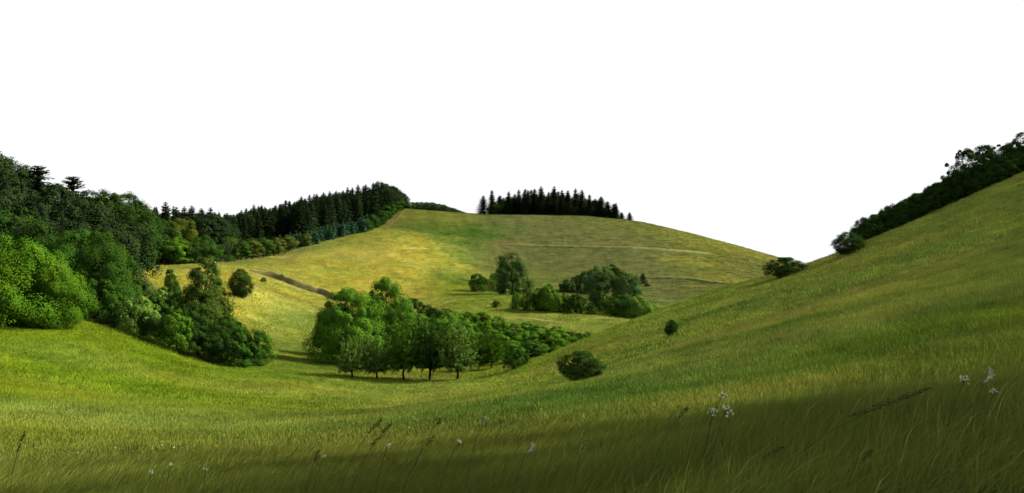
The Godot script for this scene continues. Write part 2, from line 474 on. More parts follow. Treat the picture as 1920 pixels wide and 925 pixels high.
class Leaves:
	var v := PackedVector3Array()
	var n := PackedVector3Array()
	var c := PackedColorArray()
	var i := PackedInt32Array()
	func leaf(p: Vector3, long: Vector3, wide: Vector3, nor: Vector3, col: Color) -> void:
		var k := v.size()
		v.append(p - long * 0.5); v.append(p + wide * 0.5 + nor * 0.12 * wide.length()); v.append(p + long * 0.5); v.append(p - wide * 0.5 + nor * 0.12 * wide.length())
		for q in 4: n.append(nor); c.append(col)
		i.append_array([k, k + 1, k + 2, k, k + 2, k + 3])
	func mesh() -> ArrayMesh:
		var a := []; a.resize(Mesh.ARRAY_MAX)
		a[Mesh.ARRAY_VERTEX] = v; a[Mesh.ARRAY_NORMAL] = n; a[Mesh.ARRAY_COLOR] = c; a[Mesh.ARRAY_INDEX] = i
		var m := ArrayMesh.new(); m.add_surface_from_arrays(Mesh.PRIMITIVE_TRIANGLES, a)
		return m

func tube(st: SurfaceTool, pts: PackedVector3Array, r0: float, r1: float, sides := 6) -> void:
	var rings := []
	for k in pts.size():
		var t := (pts[mini(k + 1, pts.size() - 1)] - pts[maxi(k - 1, 0)]).normalized()
		var a := t.cross(Vector3(0.31, 0.2, 0.93)).normalized()
		var b := t.cross(a)
		var r := lerpf(r0, r1, float(k) / (pts.size() - 1))
		var ring := []
		for q in sides:
			var an := TAU * q / sides
			ring.append(pts[k] + (a * cos(an) + b * sin(an)) * r)
		rings.append(ring)
	for k in pts.size() - 1:
		for q in sides:
			var q2 := (q + 1) % sides
			for w in [rings[k][q], rings[k][q2], rings[k + 1][q], rings[k + 1][q], rings[k][q2], rings[k + 1][q2]]:
				st.add_vertex(w)

func finish_tube(st: SurfaceTool) -> ArrayMesh:
	st.index(); st.generate_normals()
	return st.commit()

func leaf_tint(g: RandomNumberGenerator, hue: float) -> Color:
	var b := g.randf_range(0.68, 0.95)
	return Color(clampf(b * (1.0 + hue + g.randf_range(-0.12, 0.12)), 0, 1), b, clampf(b * (1.0 - hue + g.randf_range(-0.2, 0.2)), 0, 1))

# broadleaf: boughs end in clumps of leaves spread round a profile (radius against height)
func broadleaf(sd: int, h: float, w: float, prof: Array, low: float, clumps: int, cr: float, per: int, leaf: float, rough := 0.25, upright := 0.8) -> Dictionary:
	var g := RandomNumberGenerator.new(); g.seed = sd
	var L := Leaves.new()
	var st := SurfaceTool.new(); st.begin(Mesh.PRIMITIVE_TRIANGLES)
	var R := w * 0.5
	var top := PackedVector3Array()
	var lean := Vector3(g.randf_range(-0.06, 0.06), 0, g.randf_range(-0.06, 0.06)) * h
	for k in 6: top.append(Vector3(0, h * 0.86 * k / 5.0 - 0.3, 0) + lean * pow(k / 5.0, 1.5) + Vector3(g.randf_range(-1, 1), 0, g.randf_range(-1, 1)) * w * 0.012 * k)
	tube(st, top, h * 0.024 + 0.02, h * 0.004, 7)
	var ph := g.randf() * TAU
	var ph2 := g.randf() * TAU
	for c in clumps:
		var t := 0.0
		var rad := 0.0
		for q in 20:
			t = g.randf()
			var f := t * (prof.size() - 1)
			var fi := mini(int(f), prof.size() - 2)
			rad = lerpf(prof[fi], prof[fi + 1], f - fi)
			if g.randf() < rad + 0.12: break
		var a := g.randf() * TAU
		var lobe := 1.0 + rough * (0.6 * sin(2.0 * a + ph + t * 5.0) + 0.5 * sin(3.0 * a + ph2 - t * 7.0))
		var rr := rad * R * lobe * pow(g.randf_range(0.15, 1.05), 0.38)
		var y := h * lerpf(low, 0.97, t)
		var cen := Vector3(cos(a) * rr, y, sin(a) * rr) + lean * pow(t, 1.5)
		var size := cr * g.randf_range(0.5, 1.45) * (0.75 + 0.4 * rad)
		var out := (Vector3(cos(a), 0.0, sin(a)) * rr / maxf(R, 0.1) + Vector3(0, (t - 0.35) * 0.9, 0)).normalized()
		var hue := g.randf_range(-0.14, 0.16)
		if c % 4 == 0 and rr > R * 0.25:
			var p0 := Vector3(0, y * g.randf_range(0.45, 0.75), 0) + lean * 0.4 * t
			tube(st, PackedVector3Array([p0, p0.lerp(cen, 0.5) + Vector3(0, -0.04 * h, 0), cen]), h * 0.009, h * 0.002, 4)
		for q in per:
			var dir := (rand_dir(g) + out * 0.55 + Vector3(0, 0.25, 0)).normalized()
			var p := cen + dir * Vector3(1, upright, 1) * size * pow(g.randf_range(0.15, 1.05), 0.4)
			var nor := (dir * 0.9 + out * 0.25 + rand_dir(g) * 0.32 + Vector3(0, 0.15, 0)).normalized()
			var ax := nor.cross(rand_dir(g)).normalized()
			var s := leaf * g.randf_range(0.6, 1.3)
			L.leaf(p, ax * s, nor.cross(ax) * s * 0.62, nor, leaf_tint(g, hue))
	return {"crown": L.mesh(), "trunk": finish_tube(st), "h": h, "w": w}

# open-crowned tree: short trunk that forks into many rising boughs, leaves along the twigs
func open_tree(sd: int, h: float, w: float, boughs: int, per: int, leaf: float) -> Dictionary:
	var g := RandomNumberGenerator.new(); g.seed = sd
	var L := Leaves.new()
	var st := SurfaceTool.new(); st.begin(Mesh.PRIMITIVE_TRIANGLES)
	var fork := h * 0.2
	tube(st, PackedVector3Array([Vector3(0, -0.3, 0), Vector3(0.02 * h, fork * 0.5, 0), Vector3(0, fork * 1.1, 0.01 * h)]), h * 0.03, h * 0.02, 7)
	for b in boughs:
		var a := b * 2.399 + g.randf_range(-0.3, 0.3)
		var tilt := lerpf(0.12, 1.3, pow(float(b) / (boughs - 1), 0.75))
		var reach := lerpf(h * 0.83, w * 0.50, smoothstep(0.2, 1.3, tilt)) * g.randf_range(0.85, 1.06)
		var dir := Vector3(cos(a) * sin(tilt), cos(tilt), sin(a) * sin(tilt))
		var p0 := Vector3(0, fork * g.randf_range(0.75, 1.15), 0)
		var p1 := p0 + dir * reach * 0.45
		var p2 := p0 + dir * reach + Vector3(0, -0.02 * h if tilt > 0.9 else 0.05 * h, 0)
		tube(st, PackedVector3Array([p0, p1, p2]), h * 0.012, h * 0.002, 4)
		var hue := g.randf_range(-0.12, 0.14)
		for tw in 9:
			var f := lerpf(0.32, 1.0, tw / 8.0)
			var base := p0.lerp(p1, f * 2.0) if f < 0.5 else p1.lerp(p2, f * 2.0 - 1.0)
			var td := (dir * 0.7 + rand_dir(g) * 0.9 + Vector3(0, 0.25 if tilt < 0.9 else -0.05, 0)).normalized()
			var tl := w * g.randf_range(0.10, 0.2)
			tube(st, PackedVector3Array([base, base + td * tl]), h * 0.003, h * 0.001, 3)
			for q in per:
				var p := base + td * tl * g.randf_range(0.05, 1.1) + rand_dir(g) * w * 0.055 * g.randf()
				var nor := (rand_dir(g) + Vector3(0, 0.6, 0) + dir * 0.3).normalized()
				var ax := nor.cross(rand_dir(g)).normalized()
				var s := leaf * g.randf_range(0.6, 1.3)
				L.leaf(p, ax * s, nor.cross(ax) * s * 0.6, nor, leaf_tint(g, hue))
	return {"crown": L.mesh(), "trunk": finish_tube(st), "h": h, "w": w}

# spruce: whorls of drooping boughs hung with sprays
func spruce(sd: int, h: float, w: float, levels: int, slim: float, gaps: float) -> Dictionary:
	var g := RandomNumberGenerator.new(); g.seed = sd
	var L := Leaves.new()
	var st := SurfaceTool.new(); st.begin(Mesh.PRIMITIVE_TRIANGLES)
	tube(st, PackedVector3Array([Vector3(0, -0.4, 0), Vector3(0, h * 0.5, 0), Vector3(0, h * 0.985, 0)]), h * 0.016, h * 0.002, 6)
	var R := w * 0.5
	for l in levels:
		var t := (l + g.randf_range(-0.25, 0.25)) / levels
		var y := h * lerpf(0.05, 0.99, clampf(t, 0, 1))
		var big := g.randf_range(0.78, 1.12)
		for b in 8:
			if g.randf() < gaps: continue
			var a := TAU * (b + g.randf_range(-0.35, 0.35)) / 8.0 + l * 0.7
			var reach := R * pow(clampf(1.0 - t, 0.0, 1.0), slim) * big * g.randf_range(0.7, 1.15) + 0.12
			var d := Vector3(cos(a), 0, sin(a))
			var side := Vector3(-d.z, 0, d.x)
			var droop := g.randf_range(-0.42, -0.15) if t < 0.8 else g.randf_range(-0.1, 0.5)
			var n := 3 + int(reach / 0.5)
			for q in n:
				var f := (q + 0.7) / n
				var p := Vector3(0, y, 0) + d * reach * f + Vector3(0, droop * reach * f + 0.12 * reach * f * f, 0)
				var s := minf(reach * 0.75, 0.85) * (1.15 - 0.5 * f) + 0.12
				for e in [-1, 1]:
					var ax: Vector3 = (d * 0.75 + side * e * 0.65 + Vector3(0, -0.25 + g.randf_range(-0.2, 0.2), 0)).normalized()
					var nor := (Vector3(0, 1, 0) + d * 0.25 + rand_dir(g) * 0.4).normalized()
					var wd := nor.cross(ax).normalized()
					L.leaf(p + ax * s * 0.3, ax * s, wd * s * 0.42, nor, leaf_tint(g, g.randf_range(-0.1, 0.1)))
				if q % 2 == 0:        # hanging twigs
					L.leaf(p + Vector3(0, -s * 0.25, 0), Vector3(0, -s * 0.8, 0), side * s * -0.45, d, leaf_tint(g, 0.0))
	return {"crown": L.mesh(), "trunk": finish_tube(st), "h": h, "w": w}

const ROUND := [0.55, 0.82, 0.96, 1.0, 0.95, 0.82, 0.6, 0.28]
const DOME := [0.92, 1.0, 0.98, 0.93, 0.84, 0.7, 0.5, 0.22]
const EGG := [0.45, 0.8, 0.98, 1.0, 0.92, 0.76, 0.5, 0.15]
const FLAME := [0.95, 1.0, 0.96, 0.86, 0.74, 0.62, 0.46, 0.2]
const TALL := [0.6, 0.85, 0.95, 0.85, 0.95, 0.8, 0.6, 0.3]

func add_kind(kind: String, d: Dictionary) -> void:
	if not protos.has(kind): protos[kind] = []
	protos[kind].append(d)

func make_prototypes() -> void:
	bark = StandardMaterial3D.new()
	bark.albedo_color = Color(0.045, 0.036, 0.026).linear_to_srgb(); bark.roughness = 0.95; bark.metallic_specular = 0.1
	bark.albedo_texture = noise_texture(3, 0.06, Color(0.5, 0.5, 0.5), Color(1, 1, 1), 128)
	bark.uv1_triplanar = true; bark.uv1_scale = Vector3(1.5, 0.4, 1.5)
	for k in 3: add_kind("lush", broadleaf(100 + k, 9.0, 9.0, DOME, 0.03, 130, 1.1, 420, 0.17, 0.32, 1.0))
	add_kind("dome", broadleaf(120, 9.0, 9.0, DOME, 0.03, 200, 0.95, 300, 0.2, 0.14, 0.95))
	for k in 5: add_kind("broad", broadleaf(200 + k, 12.0, 9.5, ROUND, 0.08, 85, 1.4, 190, 0.33, 0.38, 0.85))
	for k in 4: add_kind("thicket", broadleaf(300 + k, 3.4, 4.4, DOME, 0.02, 85, 0.46, 170, 0.13, 0.25, 0.85))
	for k in 5: add_kind("shrub", broadleaf(350 + k, 3.0, 4.0, DOME, 0.03, 90, 0.48, 150, 0.135, 0.4, 0.95))
	add_kind("flame", broadleaf(401, 8.0, 5.0, FLAME, 0.03, 330, 0.55, 140, 0.14, 0.25, 0.9))
	add_kind("egg", broadleaf(411, 7.5, 5.6, EGG, 0.02, 260, 0.72, 110, 0.18, 0.12, 1.0))
	for k in 3: add_kind("tall", broadleaf(420 + k, 13.0, 10.0, TALL, 0.03, 130, 1.25, 190, 0.31, 0.36, 1.0))
	for k in 4: add_kind("grove", broadleaf(440 + k, 8.0, 4.8, ROUND, 0.12, 70, 0.76, 220, 0.215, 0.3, 0.9))
	for k in 4: add_kind("open", open_tree(460 + k, 7.0, 5.6, 38, 64, 0.19))
	for k in 5: add_kind("spruce", spruce(500 + k, 17.0, 7.0, 38, 0.74, 0.04))
	for k in 2: add_kind("fir", spruce(540 + k, 17.0, 8.4, 32, 0.5, 0.08))
	for k in 3: add_kind("young", spruce(560 + k, 8.0, 4.4, 14, 0.7, 0.1))
	for k in 3: add_kind("dark", broadleaf(600 + k, 8.0, 8.0, ROUND, 0.02, 170, 0.88, 120, 0.27, 0.34, 0.9))
	for k in 3: add_kind("ragged", broadleaf(620 + k, 8.0, 7.0, TALL, 0.05, 80, 0.8, 200, 0.23, 0.55, 0.7))
	for k in 2: add_kind("standard", broadleaf(640 + k, 18.0, 9.0, ROUND, 0.6, 44, 1.1, 90, 0.3, 0.4, 0.7))
	for k in 2: add_kind("sparse", broadleaf(660 + k, 10.0, 8.5, TALL, 0.35, 26, 0.75, 42, 0.24, 0.4, 0.7))
	for k in 2: add_kind("airy", broadleaf(650 + k, 10.0, 8.5, TALL, 0.15, 44, 0.8, 80, 0.25, 0.4, 0.7))

var made := {}
func plant(kind: String, at: Vector3, h: float, w: float, tint: Color, called: String, label: String, category: String, group := "") -> Node3D:
	var list: Array = protos[kind]
	var pick := rng.randi() % list.size()
	var d: Dictionary = list[pick]
	var key := kind + str(pick)
	var o: Node3D
	if made.has(key):
		o = made[key].duplicate()
	else:
		o = Node3D.new()
		var t := MeshInstance3D.new(); t.name = "trunk"; t.mesh = d.trunk; t.material_override = bark; o.add_child(t)
		var c := MeshInstance3D.new(); c.name = "crown"; c.mesh = d.crown; o.add_child(c)
		made[key] = o
	o.name = numbered(called)
	add_child(o)
	for m in o.get_meta_list(): o.remove_meta(m)
	o.get_node("crown").material_override = leaf_mat(tint)
	o.position = at
	o.rotation = Vector3(rng.randf_range(-0.03, 0.03), rng.randf() * TAU, rng.randf_range(-0.03, 0.03))
	o.scale = Vector3(w / d.w, h / d.h, w / d.w)
	tag(o, label, category, group)
	return o

# a plant whose foot shows at (px, py): its size is read off the picture
func plant_px(kind: String, px: float, py: float, top: float, wide: float, tint: Color, called: String, label: String, category: String, group := "", from := 30.0) -> Node3D:
	var g := on_ground(px, py, from)
	var s := -g.z / F
	return plant(kind, g, (py - top) * s * 1.03, wide * s, tint, called, label, category, group)

# a plant at a known distance whose foot is hidden
func plant_d(kind: String, px: float, d: float, top: float, wide: float, tint: Color, called: String, label: String, category: String, group := "") -> Node3D:
	var g := at_depth(px, d)
	var py := pixel(g).y
	return plant(kind, g, maxf((py - top) * d / F * 1.03, 1.0), wide * d / F, tint, called, label, category, group)

const BRIGHT := Color(0.040, 0.098, 0.007)
const GREEN := Color(0.046, 0.112, 0.010)
const MID := Color(0.023, 0.059, 0.008)
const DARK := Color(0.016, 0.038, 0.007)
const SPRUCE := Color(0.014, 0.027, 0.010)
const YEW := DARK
const BLUE := Color(0.036, 0.092, 0.052)
const GREY := Color(0.080, 0.150, 0.026)
const WARM := Color(0.050, 0.074, 0.012)

func plant_left_slope() -> void:
	var G := "bushy trees at the head of the left meadow"
	plant_px("lush", 20, 612, 452, 190, BRIGHT, "bushy_tree", "huge bright green bushy tree at the left edge above the meadow", "tree", G)
	plant_px("lush", 100, 612, 478, 120, BRIGHT, "bushy_tree", "bright green bushy tree whose skirts touch the meadow beside the leftmost one", "tree", G)
	plant_d("lush", -70, 96, 440, 180, BRIGHT, "bushy_tree", "bright green bushy tree cut by the left edge of the picture", "tree", G)
	plant_d("lush", 128, 118, 436, 150, MID, "bushy_tree", "green bushy tree behind the bright ones with its crown on the forest", "tree", G)
	plant_d("lush", 198, 118, 440, 116, MID, "bushy_tree", "darker bushy tree standing right of the bright ones at the field's corner", "tree", G)
	plant_d("lush", 60, 122, 424, 150, DARK, "bushy_tree", "dull green tree rising behind the huge bright bushy tree", "tree", G)
	plant_px("thicket", 185, 604, 530, 90, MID, "bush", "dark bush at the upper end of the long hedge, under the dark bushy tree", "bush", "hedge down the left meadow")
	var H := "hedge down the left meadow"
	var hedge := [[222, 616, 545, 80, MID, "dark rounded bush, second from the upper end of the hedge"], [262, 634, 560, 85, GREY, "bluish green bush in the upper half of the hedge"],
		[300, 648, 578, 80, DARK, "dark low bush left of the bright one in the hedge"], [332, 660, 585, 76, GREEN, "bright leafy bush in the middle of the long dark hedge"],
		[372, 670, 612, 80, DARK, "dense dark bush just right of the bright one in the hedge"], [408, 678, 614, 78, DARK, "dense dark bush in the lower half of the hedge"],
		[445, 684, 618, 80, MID, "dense rounded bush near the lower end of the hedge"], [478, 683, 624, 66, MID, "rounded bush last but one at the lower end of the hedge"], [495, 672, 628, 40, GREEN, "small bush that ends the hedge at its right tip"]]
	for b in hedge:
		plant_px("thicket", b[0], b[1], b[2], b[3], b[4], "bush", b[5], "bush", H)
	var fill := [[228, 122, 510, 80, MID, "dark green shrub under the dark bushy tree behind the hedge"], [275, 124, 552, 80, MID, "green shrub behind the upper half of the hedge"], [325, 126, 556, 70, DARK, "dark shrub left of the flame shaped tree"],
		[305, 145, 542, 60, GREY, "grey green shrub at the edge of the yellow field"], [425, 124, 596, 70, MID, "low shrub at the right foot of the flame shaped tree"], [448, 121, 606, 40, GREEN, "small yellow green shrub above the lower hedge"], [350, 122, 575, 80, DARK, "dark shrub before the foot of the flame shaped tree"]]
	for b in fill:
		plant_d("thicket", b[0], b[1], b[2], b[3], b[4], "shrub", b[5], "shrub", "shrubs behind the hedge")
	plant_d("flame", 381, 128, 484, 92, Color(0.034, 0.066, 0.011), "flame_tree", "tall flame shaped tree standing over the hedge before the yellow field", "tree")
	plant_d("flame", 321, 168, 506, 36, MID, "small_tree", "small dark tree in the yellow field left of the flame shaped one", "tree")
	plant_px("egg", 451, 557, 506, 40, DARK, "egg_bush", "egg shaped dark bush alone in the yellow field below the path", "bush")
	plant_px("shrub", 494, 530, 521, 12, MID, "tiny_bush", "tiny round bush just below the gravel path", "bush")

const EDGE := [[255, 495], [400, 492], [430, 488], [500, 480], [560, 470], [600, 458], [690, 437], [722, 418], [742, 395], [748, 380]]
const SKYLINE := [[-60, 270], [0, 292], [30, 305], [50, 324], [75, 346], [100, 358], [135, 366], [160, 362], [200, 366], [240, 372], [265, 386], [312, 380], [345, 388], [390, 392], [430, 400], [480, 388], [520, 382], [560, 372], [600, 364], [650, 354], [700, 348], [735, 354], [755, 366], [770, 376], [785, 382]]

func plant_forest() -> void:
	var taken: Array[Vector2] = []
	# the woods, far rows first; [name of the belt, kind list, from d, to d, from column, to column, how many, heights, tints, share label, group, category]
	var belts := [
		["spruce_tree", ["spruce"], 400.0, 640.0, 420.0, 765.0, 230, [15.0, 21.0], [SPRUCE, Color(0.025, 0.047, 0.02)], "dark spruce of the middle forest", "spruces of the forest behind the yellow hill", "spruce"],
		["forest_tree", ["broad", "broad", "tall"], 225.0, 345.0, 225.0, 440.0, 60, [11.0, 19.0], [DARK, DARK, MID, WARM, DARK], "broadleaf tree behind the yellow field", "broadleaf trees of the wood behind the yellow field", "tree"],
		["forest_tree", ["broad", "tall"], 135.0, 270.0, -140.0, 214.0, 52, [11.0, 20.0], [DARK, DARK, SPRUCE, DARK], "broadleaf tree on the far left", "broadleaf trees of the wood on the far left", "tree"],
	]
	for b in belts:
		var n := 0
		var grown := []
		for tries in 6000:
			if n >= b[6]: break
			var px := rng.randf_range(b[4], b[5])
			var d := sqrt(rng.randf_range(b[2] * b[2], b[3] * b[3]))
			var g := at_depth(px, d)
			var py := pixel(g).y
			if px > 255.0 and py > along(EDGE, px) - (15.0 if px > 450.0 and px < 700.0 else 2.0): continue
			var gap := 3.2 if b[0] == "spruce_tree" else 5.6
			var free := true
			for q in taken:
				if q.distance_squared_to(Vector2(g.x, g.z)) < gap * gap: free = false; break
			if not free: continue
			var h := rng.randf_range(b[7][0], b[7][1])
			var high := (py - along(SKYLINE, px) - (rng.randf_range(8.0, 26.0) if b[0] == "forest_tree" else rng.randf_range(0.0, 10.0))) * d / F
			if b[0] == "forest_tree" and high < 4.0: continue
			h = minf(h, high)
			if h < 4.0: continue
			taken.append(Vector2(g.x, g.z)); n += 1
			var kind: String = b[1][rng.randi() % b[1].size()]
			var w := h * (rng.randf_range(0.42, 0.58) if kind == "spruce" else rng.randf_range(0.7, 0.95))
			var tint: Color = b[8][rng.randi() % b[8].size()]
			if b[0] == "forest_tree" and d > (152.0 if px < 235.0 else 290.0):       # conifers stand on the upper slope
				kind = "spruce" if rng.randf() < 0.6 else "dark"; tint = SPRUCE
				if kind == "spruce": w = h * rng.randf_range(0.4, 0.52)
			grown.append([plant(kind, g, h, w, tint, b[0], b[9], b[11], b[10]), px, d])
		grown.sort_custom(func(p, q): return p[2] < q[2])
		var per := 24
		for r0 in range(0, grown.size(), per):
			var row := grown.slice(r0, mini(r0 + per, grown.size()))
			row.sort_custom(func(p, q): return p[1] < q[1])
			for i in row.size():
				row[i][0].set_meta("label", "%s, %s from the left in the %s row of depth" % [b[9], ordinal(i + 1), ordinal(r0 / per + 1)])
	# the row that draws the skyline
	var tops := [[-40, 275, "dark"], [10, 300, "dark"], [30, 306, "dark"], [49, 309, "spruce"], [75, 311, "fir"], [108, 352, "dark"], [136, 331, "fir"], [163, 362, "broad"], [183, 359, "broad"], [206, 366, "broad"], [228, 369, "broad"], [250, 379, "broad"], [272, 391, "spruce"], [290, 388, "spruce"], [312, 378, "spruce"], [328, 388, "spruce"], [345, 387, "spruce"], [362, 385, "spruce"], [380, 390, "spruce"], [395, 389, "spruce"], [410, 402, "spruce"], [425, 399, "spruce"]]
	for i in tops.size():
		var t: Array = tops[i]
		var d := 265.0 + 5.0 * (i % 4) + maxf(0.0, t[0] - 250.0) * 0.35
		var g := at_depth(t[0], d)
		var h: float = (pixel(g).y - t[1]) * d / F * 1.02
		var w: float = h * (0.42 if t[2] == "spruce" else 0.5 if t[2] == "fir" else 0.75)
		if t[2] == "spruce": w *= 1.25
		if t[2] == "fir": w *= 1.35
		var what: String = {"spruce": "spruce", "fir": "wide armed fir", "dark": "dark broadleaf tree", "broad": "green broadleaf tree"}[t[2]]
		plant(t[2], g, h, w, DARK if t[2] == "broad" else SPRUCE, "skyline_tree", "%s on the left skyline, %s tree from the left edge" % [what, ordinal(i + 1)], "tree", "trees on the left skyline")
	for i in 18:
		var fx0 := 266.0 + i * 9.6
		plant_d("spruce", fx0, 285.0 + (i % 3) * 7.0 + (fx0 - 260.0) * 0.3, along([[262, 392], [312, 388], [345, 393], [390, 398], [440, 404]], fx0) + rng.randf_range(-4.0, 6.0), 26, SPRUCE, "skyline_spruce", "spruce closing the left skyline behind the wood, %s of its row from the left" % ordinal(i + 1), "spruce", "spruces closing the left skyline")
	var sx := 438.0
	var k := 1
	while sx < 762.0:
		var d2 := lerpf(470.0, 615.0, (sx - 438.0) / 324.0)
		var g2 := at_depth(sx, d2)
		var top := along(SKYLINE, sx) + rng.randf_range(-6.0, 8.0)
		var kind2 := "spruce" if sx < 712.0 else "dark"
		var h2 := (pixel(g2).y - top) * d2 / F * 1.02
		plant(kind2, g2, h2, h2 * (rng.randf_range(0.38, 0.52) if kind2 == "spruce" else 0.75), SPRUCE, "ridge_tree", "%s on the middle forest's crest line, %s from its left end" % ["spruce" if kind2 == "spruce" else "round dark tree", ordinal(k)], "tree", "trees on the crest line of the middle forest")
		sx += rng.randf_range(4.5, 9.5); k += 1
	# bluish young conifers before the forest, then orchard trees and edge shrubs
	k = 1
	sx = 452.0
	while sx < 690.0:
		var e := along(EDGE, sx) - rng.randf_range(2.0, 9.0)
		plant_px("young", sx, e, e - rng.randf_range(22.0, 31.0), rng.randf_range(15.0, 21.0), BLUE, "young_conifer", "bluish young conifer before the dark forest, %s from the left in its row" % ordinal(k), "conifer", "bluish young conifers at the forest edge", 200.0)
		sx += rng.randf_range(4.5, 7.5); k += 1
	var orchard := [[428, 489, 458, 38, WARM, "olive rounded tree at the left end of the orchard row by the path"], [452, 488, 452, 36, MID, "green tree second in the orchard row along the fence"], [472, 486, 450, 40, WARM, "olive tree third in the orchard row along the fence"], [494, 483, 448, 40, MID, "green tree in the middle of the orchard row"],
		[513, 480, 448, 36, WARM, "olive tree right of the middle of the orchard row"], [534, 475, 444, 36, WARM, "olive tree near the right end of the orchard row"], [572, 463, 438, 20, WARM, "small pale tree alone right of the orchard row"]]
	for o in orchard:
		plant_px("grove", o[0], o[1], o[2], o[3], o[4], "orchard_tree", o[5], "tree", "orchard row along the fence", 200.0)
	var first := ["leftmost", "second", "third", "fourth", "fifth", "sixth"]
	for i in 6:
		var p: Array = [[278, 496, 440, 62], [306, 496, 452, 54], [332, 495, 446, 58], [356, 494, 450, 52], [384, 493, 446, 56], [412, 491, 440, 60]][i]
		plant_px("broad", p[0], p[1], p[2], p[3], [MID, DARK, GREEN, DARK, MID, GREEN][i], "edge_tree", "%s low spreading tree on the wood's edge behind the yellow field" % first[i], "tree", "trees on the wood's edge", 150.0)
	var shrubs := [[688, 433, 412], [700, 428, 404], [712, 421, 396], [722, 413, 388], [732, 404, 384], [741, 397, 380], [752, 391, 376], [765, 391, 378]]
	for i in shrubs.size():
		var s: Array = shrubs[i]
		plant_px("broad", s[0], s[1], s[2], 26, MID, "edge_shrub", "green shrub climbing the forest edge to the crest, %s from the bottom" % ordinal(i + 1), "shrub", "shrubs on the upper forest edge", 300.0)
	# far wood beyond the crest
	var fx := 774.0
	k = 1
	while fx < 872.0:
		var t2 := along([[774, 380], [790, 379], [812, 380], [835, 385], [855, 392], [872, 398]], fx)
		plant_d("dark", fx, 1010.0 + 30.0 * (k % 3), t2 + rng.randf_range(0, 2), 15, Color(0.028, 0.055, 0.02), "far_tree", "round tree of the far wood beyond the crest, %s from the left" % ordinal(k), "tree", "trees of the far wood beyond the crest")
		fx += 5.5; k += 1

func plant_grove() -> void:
	var C := "front row of small trees in the valley"
	var front := [[660, 709, 640, 54, GREY, "small pale green tree, leftmost of the front row of five"], [707, 711, 633, 58, GREY, "small tree second from left in the front row of five"],
		[757, 712.5, 614, 68, GREEN, "tree with forked trunk, middle one of the front row of five"], [806, 713, 604, 78, MID, "widest and darkest tree, fourth in the front row of five"], [857, 712.5, 612, 70, GREY, "pale tree, rightmost of the front row of five"]]
	for f in front:
		plant_px("open", f[0], f[1], f[2], f[3], f[4], "valley_tree", f[5], "tree", C)
	plant_px("open", 897, 694, 640, 38, BRIGHT, "valley_tree", "small bright tree right of the front row of five", "tree")
	plant_px("open", 921, 692, 628, 46, BRIGHT, "valley_tree", "bright slender tree left of the dark bush in the valley", "tree")
	plant_px("shrub", 969, 692, 652, 46, MID, "dark_bush", "dark bush where the grove meets the right hill", "bush")
	plant_d("dome", 652, 134, 547, 136, GREEN, "broad_tree", "large dense bright green tree at the left end of the grove", "tree")
	plant_d("dome", 715, 150, 527, 96, GREEN, "broad_tree", "rounded tree whose crown rises behind the large bright one", "tree")
	plant_d("lush", 741, 142, 566, 100, GREEN, "broad_tree", "dense tree right behind the large bright one in the grove", "tree")
	var G := "trees inside the valley grove"
	var inner := [[772, 170, 563, 44, DARK], [797, 172, 574, 44, MID], [815, 168, 580, 44, DARK], [838, 176, 582, 50, GREEN], [858, 178, 588, 46, GREEN], [880, 178, 588, 46, GREEN], [905, 180, 586, 42, GREEN], [938, 172, 596, 36, GREEN], [966, 168, 608, 44, GREEN], [990, 170, 606, 46, GREEN], [1018, 168, 610, 48, GREEN], [1040, 166, 612, 44, GREEN],
		[775, 152, 590, 60, GREEN], [805, 150, 600, 62, BRIGHT], [832, 152, 590, 62, GREEN], [860, 150, 606, 60, GREEN], [885, 152, 602, 56, GREEN], [910, 150, 606, 52, BRIGHT], [932, 148, 620, 46, GREEN], [955, 150, 622, 46, MID], [980, 150, 624, 50, GREEN], [1004, 150, 622, 52, GREEN], [1030, 152, 622, 46, GREEN],
		[730, 142, 606, 60, GREEN], [778, 143, 606, 60, MID], [828, 144, 610, 60, GREEN], [872, 142, 618, 56, GREEN], [955, 136, 640, 40, GREEN], [995, 138, 640, 50, MID]]
	for i in inner.size():
		var t: Array = inner[i]
		var row := "back" if i < 12 else "middle" if i < 23 else "nearest inner"
		var n := i + 1 if i < 12 else i - 11 if i < 23 else i - 22
		plant_d("grove", t[0], t[1], t[2], t[3], t[4], "grove_tree", "%s tree of the valley grove, %s in the %s row" % ["bright" if t[4] == BRIGHT else "dark" if t[4] == DARK else "green", ordinal(n), row], "tree", G)
	for b in [[1070, 176, 624, 34, "leftmost"], [1088, 178, 626, 28, "middle"], [1102, 180, 624, 22, "rightmost"]]:
		plant_d("shrub", b[0], b[1], b[2], b[3], MID, "low_bush", "%s of three low bushes peeping over the right hill's edge" % b[4], "bush", "low bushes at the grove's right end")

